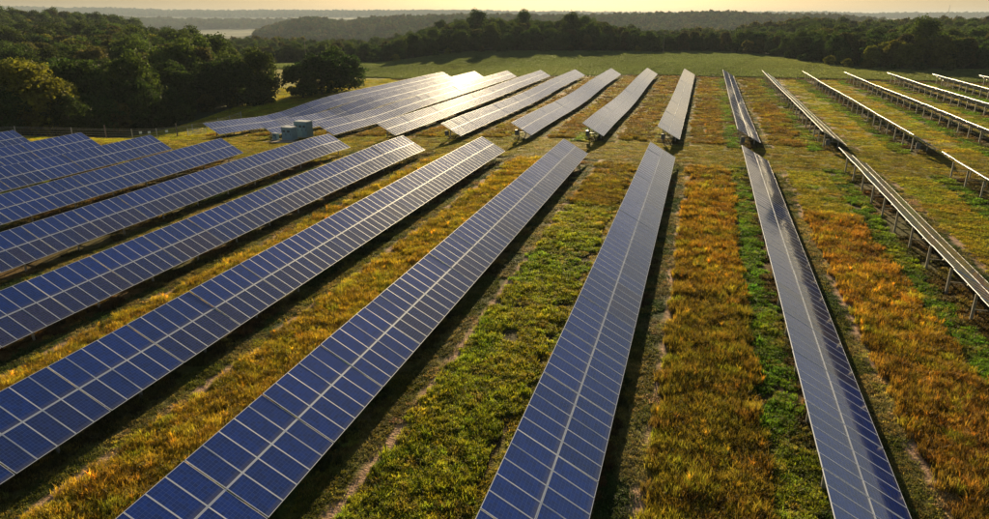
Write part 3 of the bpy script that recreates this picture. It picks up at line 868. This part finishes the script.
def tree(x, y, kind, s, label, group, zoff=0, cat='tree', sx=1.0):
    c, t, h, w, cw, sw = KINDS[kind]
    root = empty('broadleaf_tree', (x, y, gz(x, y) - .1 + zoff))
    root.rotation_euler = (0, 0, rnd.uniform(0, 6.28)); root.scale = (s * sx * rnd.uniform(.92, 1.1), s * sx * rnd.uniform(.92, 1.1), s)
    tag(root, label, cat, group)
    link('crown', c, root); link('trunk', t, root)
    return root
def shrub(x, y, kind, s, label, group):
    me, w, h, cw = SHRUBK[kind]
    root = empty('shrub', (x, y, gz(x, y) - .15)); root.rotation_euler = (0, 0, rnd.uniform(0, 6.28)); root.scale = (s, s, s * rnd.uniform(.85, 1.15))
    tag(root, label, 'shrub', group); link('foliage', me, root); link('stem', ME_STEM, root)
    return root

# candidate positions by a jittered grid
def cand(x0, x1, y0, y1, step, seed):
    g = np.random.default_rng(seed)
    X, Y = np.meshgrid(np.arange(x0, x1, step), np.arange(y0, y1, step * .9))
    X = X + (np.arange(X.shape[0]) % 2)[:, None] * step / 2
    X = X.ravel() + g.uniform(-.36, .36, X.size) * step; Y = Y.ravel() + g.uniform(-.36, .36, Y.size) * step
    return X, Y
stuff = []     # x, y, scale, pick for the mass of the woods
n_single = 0
# wood on the left
X, Y = cand(-620, -95, 10, 620, 7.6, 5)
px_, py_, zc = to_px(X, Y, np.full(X.shape, 8.))
r_ = np.hypot(X, Y)
inw = (X < wood_x(np.clip(Y, 5, 350)) - 3.0) & (px_ > -110) & (px_ < 300) & (r_ < 640) & ~((Y > 350) & (X > -300 - (Y - 350) * .6)) & (zc > 5)
X, Y = X[inw], Y[inw]
dedge = wood_x(np.clip(Y, 5, 350)) - X
order = np.argsort(np.hypot(X, Y) + dedge * .4)
for j, i in enumerate(order):
    x, y, de = float(X[i]), float(Y[i]), float(dedge[i])
    ppx, _, _ = to_px(np.array([x]), np.array([y]), np.array([8.]))
    edge = de < 11
    s = rnd.uniform(.62, .9) if edge else rnd.uniform(.85, 1.18)
    if n_single < 135:
        lit = ppx[0] < 75 and not edge and rnd.random() < .4
        kd_ = 4 if lit else rnd.choice([0, 0, 1, 2, 2, 3, 5, 6])  # sunlit crowns on the left get yellow-green leaves, sunlight put into leaf colour
        cw, sw = KINDS[kd_][4], KINDS[kd_][5]
        ln = min(7, int(de // 8)); where = ['at the very edge of the wood', 'in the second line of the wood', 'in the third line of the wood', 'in the fourth line of the wood', 'in the fifth line of the wood', 'in the sixth line of the wood', 'in the seventh line of the wood', 'far inside the wood'][ln]
        tree(x, y, kd_, s, f'{sw} {cw} tree {where}', f'{sw} {cw} trees {where}')
        n_single += 1
    else:
        stuff.append((x, y, s * 1.05, rnd.randrange(7)))
# the last trees of the wood, rounder and taller, and the grove by the field corner
for (qx, qy, kd_, s, sx, lb) in [(262, 103, 5, .98, 1.1, 'big round dark tree closing the end of the wood beside the open gap'),
                             (238, 104, 2, 1.05, 1.0, 'wide spreading tree second from the gap at the end of the wood'),
                             (212, 108, 0, .95, 1.0, 'broad dark tree third from the gap at the end of the wood')]:
    x, y = pix(qx, qy, -3); tree(x - 3, y + 4, kd_, s, lb, 'last trees of the wood', sx=sx)
for (qx, qy, kd_, s, lb) in [(322, 93, 2, .98, 'widest tree of the lone round grove between wood and panels'), (349, 89, 0, .85, 'outer tree of the lone round grove on the field side'), (303, 96, 6, .95, 'low tree of the lone round grove on the wood side'), (336, 86, 5, .88, 'tallest tree of the lone round grove behind the panels')]:
    x, y = pix(qx, qy, -3); tree(x, y, kd_, s, lb, 'lone grove beside the far panel rows', sx=1.25)
shr = [(172, 122, 3, 1.2), (150, 126, 3, 1.3), (128, 129, 2, 1.2), (95, 132, 3, 1.5), (70, 134, 0, 1.6), (40, 134, 3, 1.5), (12, 134, 0, 1.7), (195, 116, 0, 1.1), (218, 109, 2, 1.0), (242, 103, 1, 1.1), (262, 103, 3, 1.2), (275, 100, 0, 1.2)]
for qx, qy, kd_, s in shr:
    x, y = pix(qx, qy, -2.6); shrub(x - 4.5, y + 2.0, kd_, s, f'{SHRUBK[kd_][3]} shrub in the shade at the foot of the wood', f'{SHRUBK[kd_][3]} shrubs at the foot of the wood')

# far tree line beyond the field
X, Y = cand(-420, 330, 262, 640, 8.4, 9)
px_, py_, zc = to_px(X, Y, np.full(X.shape, 8.))
dl = Y - treeline_y(X)
r_ = np.hypot(X, Y)
ok = (dl > 3) & (px_ > 175) & (px_ < 1080) & (r_ < 630) & ((px_ > 285) | (Y > 300))
X, Y, dl, px_ = X[ok], Y[ok], dl[ok], px_[ok]
order = np.argsort(dl + .02 * np.hypot(X, Y))
cnt_line = 0
for i in order:
    x, y, d_, p_ = float(X[i]), float(Y[i]), float(dl[i]), float(px_[i])
    right = p_ > 800
    s = rnd.uniform(.74, 1.02) * (1.0 if d_ > 9 else .85)
    if p_ < 440: s *= .88
    if 640 < p_ < 800: s *= .86
    if cnt_line < 128 and p_ > 270:
        if right and 870 < p_ < 960 and rnd.random() < .55: kd_ = 4
        else: kd_ = rnd.choice([0, 1, 2, 5, 6, 0, 3])
        cw, sw = KINDS[kd_][4], KINDS[kd_][5]
        if p_ > 800: w_, gk = 'in the belt behind the outermost panel rows', 'belt'
        elif p_ > 470: w_, gk = 'along the far side of the crop field', 'line'
        else: w_, gk = 'between the crop field and the distant hills', 'low'
        tree(x, y, kd_, s, f'{sw} {cw} tree {w_}', f'{sw} {cw} trees, {gk} beyond the field')
        cnt_line += 1
    else:
        stuff.append((x, y, s, rnd.choice([0, 1, 2, 5, 6, 0, 3])))
for (qx, r0_, s, lb) in [(524, 500, 1.3, 'tallest round tree standing up above the tree line against the sky'), (572, 460, 1.3, 'paired tall tree against the sky, the one with the denser crown'), (585, 470, 1.2, 'paired tall tree against the sky, the one beside the flat hill'), (477, 480, 1.3, 'broad domed tree rising over the tree line'), (927, 330, 1.25, 'tall dark tree rising above the belt behind the outermost rows')]:
    dx, dy = px_dir(qx); tree(dx * r0_, dy * r0_, 5 if s > 1.2 else 1, s, lb, 'tall trees above the tree line')
fs = [(370, 66, 0, 1.5), (394, 66, 1, .9), (435, 62, 0, .9), (447, 61, 1, .8), (458, 60, 0, .8), (482, 59, 2, .7), (501, 58, 3, .9), (545, 57.2, 0, 1.4), (572, 57, 2, .8), (640, 56.6, 1, .8), (649, 56.5, 0, .8), (658, 56.5, 3, 1.4), (671, 56.5, 0, 1.0), (735, 56, 0, 1.5), (751, 56.6, 2, 1.4), (780, 60, 3, 1.0), (795, 62, 0, 1.0), (812, 64.5, 3, 1.0), (837, 69.5, 1, .9), (856, 73, 1, .8), (876, 74, 1, .9), (900, 75, 0, .8), (930, 76, 3, .9), (960, 76, 0, .9)]
for qx, qy, kd_, s in fs:
    dx, dy = px_dir(qx); rad = next((q for q in range(240, 480) if dy * q > treeline_y(dx * q) - 9), 400); x, y = dx * rad, dy * rad
    shrub(x, y, kd_, s, f'{SHRUBK[kd_][3]} shrub at the edge of the crop field below the far trees', f'{SHRUBK[kd_][3]} shrubs along the crop field')

SX = np.array([q[0] for q in stuff]); SY = np.array([q[1] for q in stuff]); SS = np.array([q[2] for q in stuff]); SP = np.array([q[3] for q in stuff])
n = len(SX); turn = np.zeros((n, 3)); turn[:, 2] = rng.uniform(0, 6.283, n)
C_TREES = source_collection('wood_crown', [k[0] for k in KINDS])
scatter('woodland', np.stack([SX, SY, ground_z(SX, SY) - .1], 1), C_TREES, SP, turn, np.stack([SS, SS, SS], 1), None,
        'mass of dark green trees filling the woods behind their front trees', 'woodland')

# forest on the distant hills
pts = []
for (r0_, r1_, st, x0_, x1_) in ((610, 1000, 9.5, -60, 300), (610, 1050, 9.5, 690, 1050), (1550, 2250, 15, 215, 560), (1500, 2250, 15, 560, 920), (3550, 4250, 24, -40, 420), (6300, 7300, 42, -60, 1050)):
    a0 = YAW - math.atan((x0_ - 494.5) / 727.0); a1 = YAW - math.atan((x1_ - 494.5) / 727.0)
    rows_ = np.arange(r0_, r1_, st)
    for rad in rows_:
        na = max(2, int(abs(a1 - a0) * rad / st))
        a = np.linspace(a1, a0, na) + rng.uniform(-.4, .4, na) * st / rad
        q = rad + rng.uniform(-.4, .4, na) * st
        pts.append(np.stack([-np.sin(a) * q, np.cos(a) * q], 1))
pts = np.concatenate(pts)
Z = ground_z(pts[:, 0], pts[:, 1])
keep = Z > -38
pts, Z = pts[keep], Z[keep]; n = len(pts)
s = rng.uniform(.8, 1.15, n) * np.interp(np.hypot(pts[:, 0], pts[:, 1]), [1000, 1500, 4000, 7000], [1, 1.35, 2.0, 2.6])
turn = np.zeros((n, 3)); turn[:, 2] = rng.uniform(0, 6.283, n)
C_FAR = source_collection('far_crown', FARK)
scatter('distant_forest', np.stack([pts[:, 0], pts[:, 1], Z - 2], 1), C_FAR, rng.integers(0, len(FARK), n), turn, np.stack([s, s, s], 1), None,
        'hazy forest covering the distant hills', 'forest')

# ------------------------------------------------------------------ poles and mast far off
def utility_pole(qx, r0_, h, label):
    dx, dy = px_dir(qx); x, y = dx * r0_, dy * r0_
    root = empty('utility_pole', (x, y, gz(x, y))); tag(root, label, 'utility pole', 'wooden poles along the far trees')
    link('pole', MB().tube([(0, 0, -.5), (0, 0, h)], [.18, .11], 8).mesh('pole', [M_WOODP]), root)
    link('crossarm', MB().box((0, 0, h - .6), (2.2, .12, .14)).mesh('crossarm', [M_WOODP]), root)
utility_pole(666, 383, 11, 'wooden utility pole in front of the far tree line beside the shrubs')
utility_pole(302, 300, 14, 'wooden utility pole before the low trees behind the lone grove')
dx, dy = px_dir(948); mr_ = 2600
mx0, my0 = dx * mr_, dy * mr_
mast = empty('radio_mast', (mx0, my0, gz(mx0, my0))); tag(mast, 'thin lattice radio mast on the skyline behind the tree belt', 'mast')
H = 62 + CAM_Z - gz(mx0, my0) - 30
for i in range(3):
    a = i * 2.094
    link('mast_leg', MB().tube([(math.cos(a) * 2.2, math.sin(a) * 2.2, -1), (math.cos(a) * .4, math.sin(a) * .4, H)], .28, 6).mesh('mast_leg', [M_STEEL]), mast)
lat = MB()
for i in range(18):
    z0 = H * i / 18; z1 = H * (i + 1) / 18; f0 = 2.2 - 1.8 * i / 18; f1 = 2.2 - 1.8 * (i + 1) / 18
    for j in range(3):
        a = j * 2.094; b = (j + 1) * 2.094
        lat.bar((math.cos(a) * f0, math.sin(a) * f0, z0), (math.cos(b) * f1, math.sin(b) * f1, z1), .18, .18)
link('lattice', lat.mesh('lattice', [M_STEEL]), mast)

# ------------------------------------------------------------------ morning haze
hz, nt, N, L = new_mat('thin_haze')
o = N.new('ShaderNodeOutputMaterial'); pv_ = N.new('ShaderNodeVolumePrincipled')
pv_.inputs['Color'].default_value = (.72, .84, 1.0, 1)
pv_.inputs['Density'].default_value = .00008
pv_.inputs['Anisotropy'].default_value = 0.0
L.new(pv_.outputs[0], o.inputs['Volume'])
zmin = float(GZ.min()) - 1.5; zmax = max(float(GZ.max()) + 4, CAM_Z + 20)
ext = 12500
hb = MB().box((0, 4000, (zmin + zmax) / 2), (2 * ext, 2 * ext - 4000, zmax - zmin)).mesh('haze', [hz])
tag(link('haze', hb), kind='stuff')
print('terrain', GZ.min(), GZ.max(), 'grass', len(PX), 'wood', len(SX), 'far', n, 'single', n_single, cnt_line, 'objs', len(bpy.data.objects))
